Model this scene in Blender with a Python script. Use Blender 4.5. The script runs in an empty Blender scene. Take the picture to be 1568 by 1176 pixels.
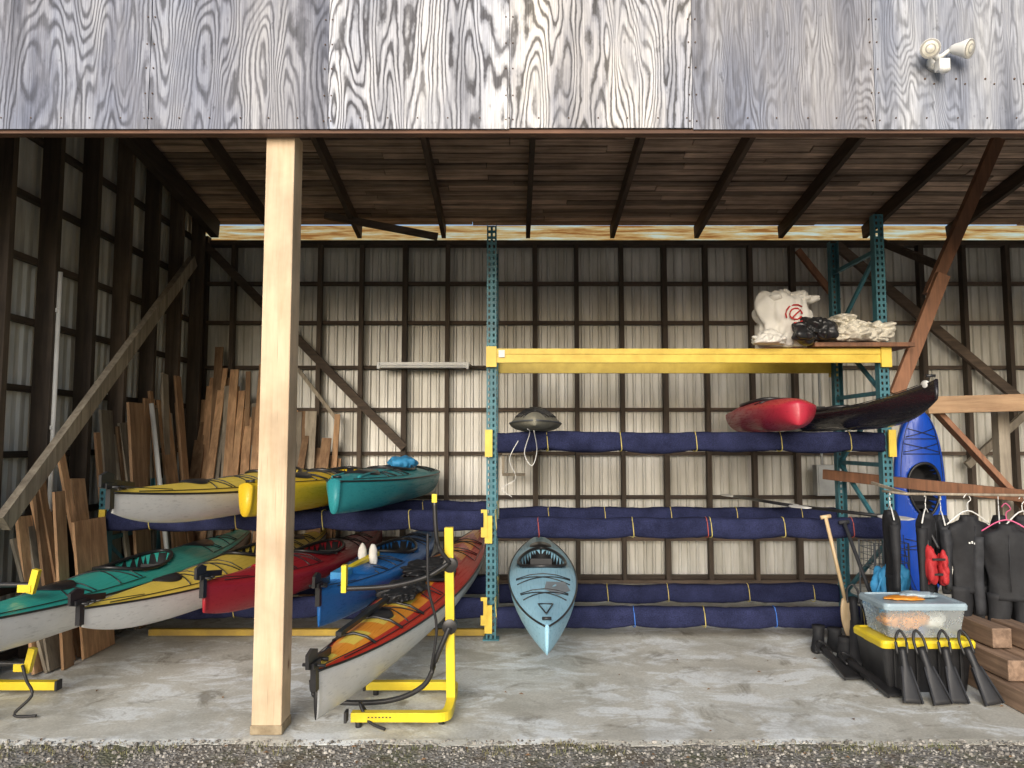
import bpy, bmesh, math, random
from mathutils import Vector, Matrix, noise as mn
random.seed(7)
R=random.Random(11)
scene=bpy.context.scene
GZ=-.010
# ------------------------------------------------------------------ node helpers
def newmat(name):
    m=bpy.data.materials.new(name); m.use_nodes=True
    nt=m.node_tree; b=nt.nodes['Principled BSDF']
    return m,nt,b
def N(nt,t,**kw):
    n=nt.nodes.new(t)
    for k,v in kw.items(): setattr(n,k,v)
    return n
def L(nt,a,b): nt.links.new(a,b)
def coords(nt,scale=(1,1,1),loc=(0,0,0)):
    tc=N(nt,'ShaderNodeTexCoord'); mp=N(nt,'ShaderNodeMapping')
    mp.inputs['Scale'].default_value=scale; mp.inputs['Location'].default_value=loc
    L(nt,tc.outputs['Object'],mp.inputs['Vector']); return mp.outputs['Vector']
def noise(nt,vec,scale,detail=4,rough=.55,dist=0):
    n=N(nt,'ShaderNodeTexNoise'); n.inputs['Scale'].default_value=scale
    n.inputs['Detail'].default_value=detail; n.inputs['Roughness'].default_value=rough
    n.inputs['Distortion'].default_value=dist
    L(nt,vec,n.inputs['Vector']); return n.outputs['Fac']
def ramp(nt,fac,stops):
    r=N(nt,'ShaderNodeValToRGB'); e=r.color_ramp.elements
    while len(e)<len(stops): e.new(.5)
    for i,(p,c) in enumerate(stops):
        e[i].position=p
        e[i].color=(c[0],c[1],c[2],1) if hasattr(c,'__len__') else (c,c,c,1)
    L(nt,fac,r.inputs['Fac']); return r.outputs['Color']
def mix(nt,a,b,fac,mode='MIX'):
    n=N(nt,'ShaderNodeMix',data_type='RGBA',blend_type=mode)
    if isinstance(fac,(int,float)): n.inputs[0].default_value=fac
    else: L(nt,fac,n.inputs[0])
    for s,x in ((6,a),(7,b)):
        if isinstance(x,tuple): n.inputs[s].default_value=(x[0],x[1],x[2],1)
        else: L(nt,x,n.inputs[s])
    return n.outputs[2]
def math_(nt,op,a,b):
    n=N(nt,'ShaderNodeMath',operation=op)
    for i,x in enumerate((a,b)):
        if x is None: continue
        if isinstance(x,(int,float)): n.inputs[i].default_value=x
        else: L(nt,x,n.inputs[i])
    return n.outputs[0]
def bump(nt,b,h,strength,dist=.01):
    n=N(nt,'ShaderNodeBump'); n.inputs['Strength'].default_value=strength; n.inputs['Distance'].default_value=dist
    L(nt,h,n.inputs['Height']); L(nt,n.outputs['Normal'],b.inputs['Normal'])
def island(nt,col,lo=.65,hi=1.25):
    g=N(nt,'ShaderNodeNewGeometry')
    r=ramp(nt,g.outputs['Random Per Island'],[(0,lo),(1,hi)])
    return mix(nt,col,r,1.0,'MULTIPLY')
def simple(name,c1,c2=None,scale=6,rough=.6,metal=0,bmp=0,stretch=(1,1,1),isl=None,detail=5):
    m,nt,b=newmat(name)
    if c2 is None: c2=tuple(x*.72 for x in c1)
    v=coords(nt,stretch)
    f=noise(nt,v,scale,detail,.6)
    c=ramp(nt,f,[(.3,c2),(.65,c1)])
    if isl: c=island(nt,c,*isl)
    L(nt,c,b.inputs['Base Color']); b.inputs['Roughness'].default_value=rough; b.inputs['Metallic'].default_value=metal
    if bmp: bump(nt,b,f,bmp)
    return m
def wood(name,c1,c2,axis='z',isl=(.6,1.3),bmp=.3,rough=.75,knots=False):
    st={'z':(14,14,1),'x':(1,14,14),'y':(14,1,14)}[axis]
    m,nt,b=newmat(name)
    f=noise(nt,coords(nt,st),1.6,6,.65,.4)
    g=noise(nt,coords(nt,(1,1,1)),2.5,4,.6)
    c=ramp(nt,f,[(.3,c2),(.68,c1)])
    c=mix(nt,c,ramp(nt,g,[(.3,.6),(.6,1.0)]),.8,'MULTIPLY')
    if knots:
        v=N(nt,'ShaderNodeTexVoronoi'); v.inputs['Scale'].default_value=3.2; L(nt,coords(nt,(1.4,1.4,.75),(.3,.2,.1)),v.inputs['Vector'])
        c=mix(nt,(.22,.11,.05),c,ramp(nt,v.outputs['Distance'],[(.035,.1),(.075,.75),(.14,1)]))
        fl_=noise(nt,coords(nt,(70,70,1.2)),1.5,3,.6)
        c=mix(nt,c,ramp(nt,fl_,[(.30,.45),(.37,1.0)]),.7,'MULTIPLY')
    if isl: c=island(nt,c,*isl)
    L(nt,c,b.inputs['Base Color']); b.inputs['Roughness'].default_value=rough
    bump(nt,b,f,bmp)
    return m
def plywood(name,off,dark,mid,light,freq=150,amt=.75,sk=3.4):
    m,nt,b=newmat(name)
    f=noise(nt,coords(nt,(1,1,.17),off),sk,1.8,.5,.15)
    rip=noise(nt,coords(nt,(1,1,.45),off),17,3,.6)
    ft=math_(nt,'ADD',f,math_(nt,'MULTIPLY',rip,.028))
    mul=math_(nt,'MULTIPLY',ft,freq)
    sn=N(nt,'ShaderNodeMath',operation='SINE'); L(nt,mul,sn.inputs[0])
    mr=N(nt,'ShaderNodeMapRange'); mr.inputs[1].default_value=-1; mr.inputs[2].default_value=1; L(nt,sn.outputs[0],mr.inputs[0])
    br=noise(nt,coords(nt,(1,1,.35),(off[0]+3,0,off[2])),5,5,.65)
    lines=ramp(nt,mr.outputs[0],[(.05,dark),(.30,mid),(.75,light)])
    c=mix(nt,mid,lines,ramp(nt,br,[(.32,.12),(.52,amt),(.75,1.0)]))
    st=noise(nt,coords(nt,(1,1,.07),off),3.6,5,.65)
    c=mix(nt,c,ramp(nt,st,[(.32,(.40,.42,.48)),(.45,(.80,.82,.87)),(.6,(1.15,1.15,1.13))]),1.0,'MULTIPLY')
    bl=noise(nt,coords(nt,(1,1,.6),off),1.4,4,.6)
    c=mix(nt,c,ramp(nt,bl,[(.35,(.74,.77,.86)),(.6,(1.08,1.04,1.0))]),1.0,'MULTIPLY')
    fib=noise(nt,coords(nt,(60,60,1.6),off),2.2,4,.7)
    c=mix(nt,c,ramp(nt,fib,[(.35,.62),(.6,1.1)]),.85,'MULTIPLY')
    sp=noise(nt,coords(nt,(1,1,.5),off),16,3,.7)
    c=mix(nt,c,ramp(nt,sp,[(.28,.35),(.36,1.0)]),.6,'MULTIPLY')
    L(nt,c,b.inputs['Base Color']); b.inputs['Roughness'].default_value=.85
    bump(nt,b,mr.outputs[0],.25,.003)
    return m
# ------------------------------------------------------------------ materials
m_dark=wood('stud_wood',(.13,.095,.068),(.05,.037,.028),'z')
m_girt=wood('girt_wood',(.14,.10,.072),(.055,.04,.03),'x')
m_girty=wood('girt_wood_y',(.10,.075,.058),(.04,.03,.024),'y')
m_raft=wood('rafter_wood',(.11,.075,.055),(.045,.032,.024),'y')
m_roof=wood('roof_board',(.62,.46,.36),(.17,.115,.085),'x',isl=(.45,1.45))
m_post=wood('post_wood',(.74,.58,.40),(.60,.44,.28),'z',isl=None,bmp=.15,knots=True)
m_red=wood('brace_wood',(.32,.15,.08),(.14,.07,.042),'z',isl=(.8,1.1))
m_tan=wood('tan_wood',(.46,.30,.17),(.26,.15,.08),'x',isl=(.8,1.15))
m_lum=wood('lumber',(.68,.42,.23),(.32,.17,.085),'z',isl=(.4,1.4))
m_lumg=wood('lumber_grey',(.46,.40,.31),(.20,.165,.125),'z',isl=(.5,1.35))
m_timb=wood('timber_weathered',(.46,.31,.21),(.19,.12,.08),'y',isl=(.65,1.2))
m_black=simple('black_rubber',(.02,.02,.022),(.01,.01,.011),8,.5)
m_blackp=simple('black_plastic',(.026,.026,.028),(.012,.012,.013),8,.35)
m_in=simple('cockpit_black',(.012,.012,.014),(.007,.007,.008),8,.7)
m_neo=simple('neoprene',(.015,.016,.019),(.007,.007,.009),14,.75,bmp=.3)
m_neog=simple('neoprene_grey',(.032,.034,.04),(.014,.015,.018),14,.75,bmp=.3)
m_rack=simple('rack_teal',(.055,.21,.26),(.03,.11,.14),9,.5)
m_yel=simple('yellow_paint',(.78,.58,.08),(.60,.41,.04),7,.45)
m_yels=simple('stand_yellow',(.80,.63,.03),(.66,.48,.02),5,.4)
def carpet():
    m,nt,b=newmat('navy_carpet')
    f=noise(nt,coords(nt),130,3,.7); g=noise(nt,coords(nt),5,4,.6)
    c=ramp(nt,f,[(.3,(.012,.015,.038)),(.7,(.036,.042,.105))])
    c=mix(nt,c,ramp(nt,g,[(.3,.6),(.7,1.25)]),1,'MULTIPLY')
    L(nt,c,b.inputs['Base Color']); b.inputs['Roughness'].default_value=1
    b.inputs['Specular IOR Level'].default_value=.1
    bump(nt,b,f,.8,.006); return m
m_pad=carpet()
def metal():
    m,nt,b=newmat('corrugated_metal')
    f=noise(nt,coords(nt,(1,1,.12)),7,5,.6); g=noise(nt,coords(nt,(1,1,.6)),1.2,4,.6)
    c=ramp(nt,f,[(.3,(.52,.51,.46)),(.62,(.82,.815,.78))])
    c=mix(nt,c,ramp(nt,g,[(.3,(.76,.74,.69)),(.65,(1.05,1.05,1.05))]),1,'MULTIPLY')
    L(nt,c,b.inputs['Base Color']); b.inputs['Roughness'].default_value=.42; b.inputs['Metallic'].default_value=.15
    return m
m_metal=metal()
def concrete():
    m,nt,b=newmat('concrete')
    a=noise(nt,coords(nt,(1,1,1)),.9,8,.62,.3); f=noise(nt,coords(nt,(1,1.6,1),(5,2,0)),2.2,9,.7,.6); g=noise(nt,coords(nt),60,3,.7)
    c=ramp(nt,a,[(.3,(.42,.40,.34)),(.5,(.60,.59,.53)),(.68,(.68,.71,.69))])
    c=mix(nt,c,(.84,.88,.89),ramp(nt,f,[(.49,0),(.57,.8)]))
    h=noise(nt,coords(nt,(1,1,1),(1,8,0)),3.5,8,.7,.8)
    c=mix(nt,c,(.24,.22,.175),ramp(nt,h,[(.33,.8),(.45,0)]))
    h2=noise(nt,coords(nt,(1,1,1),(11,3,0)),1.3,8,.72,.5)
    c=mix(nt,c,(.40,.39,.34),ramp(nt,h2,[(.40,.6),(.52,0)]))
    c=mix(nt,c,ramp(nt,g,[(.3,.80),(.7,1.1)]),1,'MULTIPLY')
    L(nt,c,b.inputs['Base Color']); L(nt,ramp(nt,f,[(.4,.75),(.62,.5)]),b.inputs['Roughness'])
    bump(nt,b,g,.25,.004); return m
m_conc=concrete()
def gravel():
    m,nt,b=newmat('gravel_ground')
    v=N(nt,'ShaderNodeTexVoronoi'); v.inputs['Scale'].default_value=55; L(nt,coords(nt),v.inputs['Vector'])
    g=noise(nt,coords(nt),2.6,7,.65); h=noise(nt,coords(nt),90,3,.7); k=noise(nt,coords(nt,(1,1,1),(4,4,0)),5,6,.65)
    bw=N(nt,'ShaderNodeRGBToBW'); L(nt,v.outputs['Color'],bw.inputs[0])
    c=ramp(nt,bw.outputs[0],[(.1,(.11,.10,.085)),(.5,(.24,.225,.20)),(.85,(.44,.42,.39))])
    c=mix(nt,c,(.12,.13,.055),ramp(nt,g,[(.48,0),(.60,.65)]))
    c=mix(nt,c,(.13,.095,.06),ramp(nt,k,[(.52,0),(.62,.6)]))
    c=mix(nt,c,ramp(nt,h,[(.3,.6),(.7,1.2)]),1,'MULTIPLY')
    L(nt,c,b.inputs['Base Color']); b.inputs['Roughness'].default_value=.95
    bump(nt,b,v.outputs['Distance'],.8,.012); return m
m_grav=gravel()
def gelcoat(n,c,r=.28):
    m,nt,b=newmat(n)
    f=noise(nt,coords(nt),3,5,.6); s=noise(nt,coords(nt,(1.2,30,30)),2.4,4,.7)
    cc=ramp(nt,f,[(.3,tuple(x*.80 for x in c)),(.65,c)])
    cc=mix(nt,cc,ramp(nt,s,[(.34,.62),(.44,1.0)]),.5,'MULTIPLY')
    L(nt,cc,b.inputs['Base Color']); L(nt,ramp(nt,s,[(.35,r+.3),(.5,r)]),b.inputs['Roughness']); return m
m_white=gelcoat('white_gelcoat',(.78,.78,.76))
def plastic(n,c,r=.32): return gelcoat(n,c,r)
k_yel=plastic('kayak_yellow',(.80,.60,.10)); k_yelr=plastic('kayak_yellow_solid',(.72,.48,.02),.4)
k_teal=plastic('kayak_teal',(.04,.40,.34)); k_teal2=plastic('kayak_turquoise',(.03,.31,.34),.4)
k_red=plastic('kayak_red',(.38,.018,.03)); k_blue=plastic('kayak_blue',(.02,.16,.48),.4)
k_lblue=plastic('kayak_light_blue',(.34,.62,.78),.4); k_pink=plastic('kayak_crimson',(.45,.025,.05),.35)
k_blk=plastic('kayak_black',(.018,.016,.02),.2); k_olive=simple('canvas_cover',(.24,.23,.18),(.14,.135,.105),9,.9,bmp=.4)
k_org=plastic('kayak_orange',(.80,.30,.03)); k_rorg=plastic('kayak_red_orange',(.52,.035,.02)); k_cobalt=plastic('kayak_cobalt',(.01,.09,.62),.3)
m_grey=simple('grey_patch',(.28,.32,.35),None,5,.6)
m_dkgrey=simple('hull_grey',(.10,.11,.12),None,5,.5)
m_wht=simple('white_plastic',(.78,.78,.76),(.66,.66,.63),5,.4)
m_bag=simple('bag_cloth',(.74,.72,.67),(.60,.58,.53),4,.85,bmp=.15)
m_bagd=simple('cream_canvas',(.72,.68,.58),(.56,.52,.43),4,.85,bmp=.15)
m_redp=simple('red_print',(.55,.03,.03),None,9,.8)
m_skyb=simple('blue_nylon',(.05,.32,.62),(.03,.2,.42),7,.6)
m_ebox=simple('box_grey',(.42,.44,.44),None,5,.5)
# ------------------------------------------------------------------ mesh builder
class MB:
    def __init__(s): s.v=[];s.f=[];s.mi=[];s.sm=[];s.mats=[]
    def mid(s,m):
        if m not in s.mats: s.mats.append(m)
        return s.mats.index(m)
    def add(s,vs,fs,m,smooth=False):
        o=len(s.v); s.v+= [tuple(x) for x in vs]
        for i,f in enumerate(fs):
            s.f.append([o+j for j in f]); s.mi.append(s.mid(m[i] if isinstance(m,list) else m)); s.sm.append(smooth)
    def box(s,c,sz,m,rot=None):
        vs=[]
        for x in(-.5,.5):
            for y in(-.5,.5):
                for z in(-.5,.5):
                    p=Vector((x*sz[0],y*sz[1],z*sz[2]))
                    if rot is not None: p=rot@p
                    vs.append(p+Vector(c))
        s.add(vs,[(0,1,3,2),(4,6,7,5),(0,4,5,1),(2,3,7,6),(0,2,6,4),(1,5,7,3)],m)
    def beam(s,p0,p1,w,h,m,up=(0,0,1)):
        p0=Vector(p0);p1=Vector(p1);d=(p1-p0); l=d.length; d.normalize()
        u=Vector(up)
        if abs(d.dot(u))>.98: u=Vector((0,1,0))
        a=d.cross(u).normalized(); b=a.cross(d).normalized()
        s.box((p0+p1)/2,(w,l,h),m,Matrix((a,d,b)).transposed())
    def loft(s,rings,m,smooth=True,cap=True,closed=False):
        n=len(rings[0]); vs=[p for r in rings for p in r]; fs=[]
        k=len(rings)
        for i in range(k if closed else k-1):
            for j in range(n):
                a=i*n+j;b=i*n+(j+1)%n;c=((i+1)%k)*n+(j+1)%n;d=((i+1)%k)*n+j
                fs.append((a,b,c,d))
        if cap and not closed:
            fs.append(tuple(range(n))[::-1]); fs.append(tuple((k-1)*n+j for j in range(n)))
        s.add(vs,fs,m,smooth)
    def tube(s,pts,r,m,n=7,closed=False,sq=None):
        pts=[Vector(p) for p in pts]; rings=[]; k=len(pts)
        for i,p in enumerate(pts):
            if closed: d=(pts[(i+1)%k]-pts[i-1])
            else: d=(pts[min(i+1,k-1)]-pts[max(i-1,0)])
            d.normalize(); u=Vector((0,0,1)) if abs(d.z)<.95 else Vector((0,1,0))
            a=d.cross(u).normalized(); b=a.cross(d).normalized()
            rr=r[i] if isinstance(r,(list,tuple)) else r
            rings.append([p+(a*math.cos(t)+b*math.sin(t))*rr for t in [2*math.pi*(j+.5)/n for j in range(n)]])
        s.loft(rings,m,n>4,True,closed)
    def smoothpath(s,pts,steps=6):
        P=[Vector(p) for p in pts]; out=[]
        for i in range(len(P)-1):
            p0=P[max(i-1,0)];p1=P[i];p2=P[i+1];p3=P[min(i+2,len(P)-1)]
            for j in range(steps):
                t=j/steps
                out.append(.5*((2*p1)+(p2-p0)*t+(2*p0-5*p1+4*p2-p3)*t*t+(3*p1-p0-3*p2+p3)*t**3))
        out.append(P[-1]); return out
    def blob(s,c,r,m,amp=.15,freq=6,seed=0,sub=4,flat=None,crease=0,power=1.0,vert=.5):
        bm=bmesh.new(); bmesh.ops.create_icosphere(bm,subdivisions=sub,radius=1)
        vs=[]
        for v in bm.verts:
            n=v.co.normalized()
            q=Vector((math.copysign(abs(n.x)**power,n.x),math.copysign(abs(n.y)**power,n.y),math.copysign(abs(n.z)**power,n.z)))
            p=Vector((q.x*r[0],q.y*r[1],q.z*r[2]))
            w=p*freq+Vector((seed,seed*.7,0))
            wa=Vector((w.x*1.8+.6*w.z,w.y*1.8,w.z*vert*1.8)); wb_=Vector((w.x*3.6-1.2*w.z,w.y*3.6,w.z*vert*3.2+3))
            cr=abs(mn.noise(wa))*1.6+abs(mn.noise(wb_))*.7
            d=mn.noise(w)*amp + (cr-.5)*crease
            p=p*(1+d)
            if flat is not None and p.z<flat: p.z=flat+(p.z-flat)*.12
            vs.append(p+Vector(c))
        fs=[[v.index for v in f.verts] for f in bm.faces]; bm.free()
        s.add(vs,fs,m,True)
    def build(s,name,parent=None,bevel=0,mx=None):
        me=bpy.data.meshes.new(name); me.from_pydata(s.v,[],s.f)
        for m in s.mats: me.materials.append(m)
        me.polygons.foreach_set('material_index',s.mi); me.polygons.foreach_set('use_smooth',s.sm); me.update()
        bm=bmesh.new(); bm.from_mesh(me); bmesh.ops.recalc_face_normals(bm,faces=bm.faces); bm.to_mesh(me); bm.free()
        ob=bpy.data.objects.new(name,me); scene.collection.objects.link(ob)
        if parent: ob.parent=parent
        if mx is not None: ob.matrix_world=mx
        if bevel:
            b=ob.modifiers.new('bevel','BEVEL'); b.width=bevel; b.segments=2; b.limit_method='ANGLE'
        return ob
def empty(name):
    e=bpy.data.objects.new(name,None); scene.collection.objects.link(e); return e
# ------------------------------------------------------------------ camera / light
cam=bpy.data.cameras.new('camera'); co=bpy.data.objects.new('camera',cam); scene.collection.objects.link(co)
co.location=(0,0,1.6); co.rotation_euler=(math.radians(94.4),0,0); cam.lens=25.94; cam.sensor_width=36; cam.clip_end=2000; scene.camera=co
EL=22; ROT=math.radians(180+12)
w=bpy.data.worlds.new('World'); scene.world=w; w.use_nodes=True; nt=w.node_tree
sky=nt.nodes.new('ShaderNodeTexSky'); sky.sky_type='NISHITA'; sky.sun_disc=False; sky.sun_elevation=math.radians(EL); sky.sun_rotation=ROT
sky.air_density=1.0; sky.dust_density=3.0; sky.ozone_density=1.0
nt.links.new(sky.outputs[0],nt.nodes['Background'].inputs[0]); nt.nodes['Background'].inputs[1].default_value=.15
sl=bpy.data.lights.new('sun','SUN'); sl.energy=3.0; sl.angle=math.radians(44); sl.color=(1,.98,.95)
so=bpy.data.objects.new('sun',sl); scene.collection.objects.link(so); so.location=(-3,-10,10)
so.rotation_euler=(math.radians(90-EL),0,math.radians(-12))
scene.view_settings.view_transform='Standard'; scene.view_settings.look='None'; scene.view_settings.exposure=0
# ------------------------------------------------------------------ ground
g=MB(); S=600
g.add([(-S,-S,GZ),(S,-S,GZ),(S,S,GZ),(-S,S,GZ)],[(0,1,2,3)],m_grav); g.build('ground')
c=MB(); 
n=320; xs=[-4.6+13.6*i/n for i in range(n+1)]
fr=[4.05+.035*mn.noise(Vector((x*2.2,0,0)))+.03*mn.noise(Vector((x*13,3,0)))+.014*mn.noise(Vector((x*31,5,0))) for x in xs]
vs=[];fs=[]
for x,y in zip(xs,fr): vs+=[(x,y,-.06),(x,y+.001,-.007),(x,y+.05,0),(x,9.0,0)]
for i in range(n):
    for k in range(3):
        a=i*4+k; fs.append((a,a+4,a+5,a+1))
c.add(vs,fs,m_conc); c.build('concrete_floor')
m_grass=simple('grass_blade',(.17,.19,.07),(.30,.25,.13),3,.8,isl=(.5,1.3))
gr=MB()
for i in range(240):
    x=R.uniform(-4,4.6); 
    if mn.noise(Vector((x*1.7,4,0)))<-.02: continue
    y=4.04-abs(R.gauss(0,.06)); 
    for j in range(R.randint(4,12)):
        bx=x+R.gauss(0,.03);by=y+R.gauss(0,.02);h=R.uniform(.008,.028);a=R.uniform(0,6.28);l=R.uniform(.3,1.2)*h;ww=.002
        dx,dy=math.cos(a),math.sin(a)
        gr.add([(bx-dy*ww,by+dx*ww,GZ),(bx+dy*ww,by-dx*ww,GZ),(bx+dx*l*.5+dy*ww*.7,by+dy*l*.5-dx*ww*.7,GZ+h*.7),(bx+dx*l*.5-dy*ww*.7,by+dy*l*.5+dx*ww*.7,GZ+h*.7),(bx+dx*l,by+dy*l,GZ+h)],[(0,1,2,3),(3,2,4)],m_grass)
gr.build('grass')
m_peb=simple('pebble',(.40,.38,.345),(.17,.155,.135),9,.9,isl=(.35,1.4))
pb=MB()
for i in range(5200):
    x=R.uniform(-4,4.6);y=4.09-abs(R.gauss(0,.2));r=R.uniform(.002,.008)*R.choice([1,1,1,1.7])
    if y<3.2: continue
    ph=R.random()*6
    zb=GZ if y<4.04 else -.004
    ring=[(x+math.cos(ph+k*1.256)*r*R.uniform(.8,1.2),y+math.sin(ph+k*1.256)*r*R.uniform(.8,1.2),zb) for k in range(5)]
    top=[(x+(p[0]-x)*.6,y+(p[1]-y)*.6,zb+r*.9) for p in ring]
    pb.add(ring+top,[(k,(k+1)%5,5+(k+1)%5,5+k) for k in range(5)]+[(5,6,7,8,9)],m_peb)
pb.build('gravel')
# fallen leaves
m_leaf=simple('dead_leaf',(.30,.17,.08),(.16,.09,.045),9,.9,isl=(.6,1.3))
lf=MB()
for i in range(70):
    x=R.uniform(-3.6,4.2); y=R.uniform(3.8,4.1) if i<48 else R.uniform(4.1,5.6); a=R.uniform(0,6.28); s_=R.uniform(.008,.018); zb=.003 if y>4.06 else GZ+.008
    dx,dy=math.cos(a),math.sin(a)
    lf.add([(x-dx*s_,y-dy*s_,zb),(x-dy*s_*.5,y+dx*s_*.5,zb+.006),(x+dx*s_,y+dy*s_,zb+.002),(x+dy*s_*.5,y-dx*s_*.5,zb+.007)],[(0,1,2),(0,2,3)],m_leaf)
lf.build('fallen_leaves')
# ------------------------------------------------------------------ shed
shed=empty('storage_shed')
XL,XR,YB,YF=-3.72,8.3,8.62,4.1
def roofz(y): return 4.15+(8.6-y)*.165
def corr(name,p0,p1,z0,ztop,nrm):
    mb=MB(); p0=Vector(p0);p1=Vector(p1); d=p1-p0; l=d.length; d.normalize(); nrm=Vector(nrm)
    pitch=.10; prof=[(0,0),(.30,0),(.42,1),(.62,1),(.74,0)]
    k=int(l/pitch); st=[]
    for i in range(k+1):
        for a,b in prof: 
            if (i+a)*pitch<=l: st.append(((i+a)*pitch,b*.022))
    vs=[];fs=[]
    zs=[z0,1.2,2.4,None]
    for s_,o in st:
        p=p0+d*s_+nrm*o
        zt=ztop(p.y)
        for z in zs: vs.append((p.x,p.y,zt if z is None else z))
    for i in range(len(st)-1):
        for q in range(3):
            a=i*4+q; fs.append((a,a+4,a+5,a+1))
    mb.add(vs,fs,m_metal); return mb.build(name,shed)
corr('back_wall_cladding',(XL,YB,0),(XR,YB,0),0,lambda y:3.92,(0,-1,0))
corr('left_wall_cladding',(XL,YF,0),(XL,YB+.06,0),0,lambda y:roofz(y)+.02,(1,0,0))
corr('right_wall_cladding',(XR,YF,0),(XR,YB+.06,0),0,lambda y:roofz(y)+.02,(-1,0,0))
fr=MB()
for k in range(-7,17):
    x=.26+.5*k+R.uniform(-.012,.012); wd=.048 if k%3 else .058
    fr.box((x,8.48,1.955),(wd,.09,3.85),m_dark)
for z in (.05,.48,.96,1.46,1.96,2.45,2.97,3.44):
    fr.box(((XL+XR)/2,8.56,z+R.uniform(-.006,.006)),(XR-XL-.1,.06,.042),m_girt)
fr.box(((XL+XR)/2+.05,8.50,3.90),(XR-XL-.3,.14,.055),m_girt)
fr.box(((XL+XR)/2,8.50,.02),(XR-XL-.2,.15,.035),m_girt)
fr.build('back_wall_framing',shed)
fl=MB()
for k in range(9):
    y=8.25-.53*k
    fl.box((-3.57,y,(roofz(y)-.03)/2),(.14,.055,roofz(y)-.03),m_dark)
    fl.box((8.15,y,(roofz(y)-.03)/2),(.14,.06,roofz(y)-.03),m_dark)
for z in (.05,.52,1.02,1.5,1.99,2.5,2.97,3.44,3.92):
    fl.box((-3.665,(YF+YB)/2,z),(.05,YB-YF-.1,.048),m_girty)
    fl.box((8.245,(YF+YB)/2,z),(.05,YB-YF-.1,.055),m_girty)
fl.beam((-3.44,4.2,roofz(4.2)-.14),(-3.44,8.4,roofz(8.4)-.14),.09,.2,m_girty)
fl.box((-3.62,8.56,2.0),(.10,.10,4.0),m_dark)
fl.build('side_wall_framing',shed)
br=MB()
br.beam((-3.38,7.7,3.5),(-3.38,4.95,1.05),.06,.12,m_lumg)
br.beam((-3.55,8.39,3.86),(-1.22,8.39,1.52),.09,.06,m_girt,up=(0,1,0))
br.beam((-2.45,8.40,2.42),(-2.0,8.40,1.85),.04,.03,m_lumg,up=(0,1,0))
br.beam((3.75,8.39,3.86),(6.7,8.39,1.25),.10,.06,m_girt,up=(0,1,0))
br.beam((5.9,8.40,1.95),(5.15,8.40,1.32),.08,.05,m_lumg,up=(0,1,0))
br.beam((3.3,8.39,3.8),(3.75,8.39,3.2),.07,.05,m_red,up=(0,1,0))
br.beam((-2.1,8.1,4.12),(-.85,8.3,3.93),.07,.07,m_girt)
br.beam((4.15,8.3,3.9),(4.3,7.2,3.3),.07,.07,m_girt)
br.build('diagonal_braces',shed)
rb=MB()
y=8.62; 
while y>3.92:
    wd=R.uniform(.09,.13); x=XL-.1+R.uniform(0,.4)
    xs_=[XL-.1]
    while x<XR: 
        x+=R.uniform(1.6,4.2); xs_.append(min(x,XR+.1))
    for a,b in zip(xs_,xs_[1:]):
        ym=y-wd/2; zo=R.uniform(-.008,.008)
        rb.beam((a+.004,ym,roofz(ym)+.02+zo),((b-.004),ym,roofz(ym)+.02+zo),wd-.020,.022,m_roof,up=(0,.163,.987))
    y-=wd
rb.build('roof_boards',shed)
rf=MB()
for k in range(-4,9):
    x=.19+k
    rf.beam((x,3.98,roofz(3.98)-.075),(x,8.62,roofz(8.62)-.075),.05,.15,m_raft)
rf.build('rafters',shed)
rs=MB(); a=(XL-.25,3.8,roofz(3.8)+.06);b=(XR+.25,3.8,roofz(3.8)+.06);c1=(XR+.25,8.63,roofz(8.63)+.06);d1=(XL-.25,8.63,roofz(8.63)+.06)
up=Vector((0,0,.03)); q=[Vector(p) for p in(a,b,c1,d1)]
m_under=simple('roof_underlay',(.05,.04,.032),None,5,.9)
rs.add(q+[p+up for p in q],[(0,1,2,3),(4,5,6,7),(0,1,5,4),(1,2,6,5),(2,3,7,6),(3,0,4,7)],[m_under,m_metal,m_metal,m_metal,m_metal,m_metal]); rs.build('roof_sheet',shed)
# added sheet in the eave gap: amber colours paint the glow of daylit wood
mt,nt2,b2=newmat('eave_glow_tint'); 
tr=N(nt2,'ShaderNodeBsdfTranslucent'); tp=N(nt2,'ShaderNodeBsdfTransparent'); ms=N(nt2,'ShaderNodeAddShader')
nf=noise(nt2,coords(nt2,(.6,1,9)),2.6,6,.65)
L(nt2,ramp(nt2,nf,[(.38,(.40,.13,.03)),(.5,(.75,.36,.10)),(.66,(.8,.62,.36))]),tr.inputs['Color'])
L(nt2,ramp(nt2,nf,[(.36,(.55,.16,.03)),(.46,(.95,.42,.12)),(.54,(1,.62,.26)),(.62,(1,.86,.58))]),tp.inputs['Color'])
L(nt2,tr.outputs[0],ms.inputs[0]); L(nt2,tp.outputs[0],ms.inputs[1]); L(nt2,ms.outputs[0],nt2.nodes['Material Output'].inputs['Surface'])
ev=MB(); ev.add([(XL-.05,8.60,3.93),(XR+.05,8.60,3.93),(XR+.05,8.67,4.17),(XL-.05,8.67,4.17)],[(0,1,2,3)],mt); ev.build('eave_glow_sheet',shed)
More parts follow.
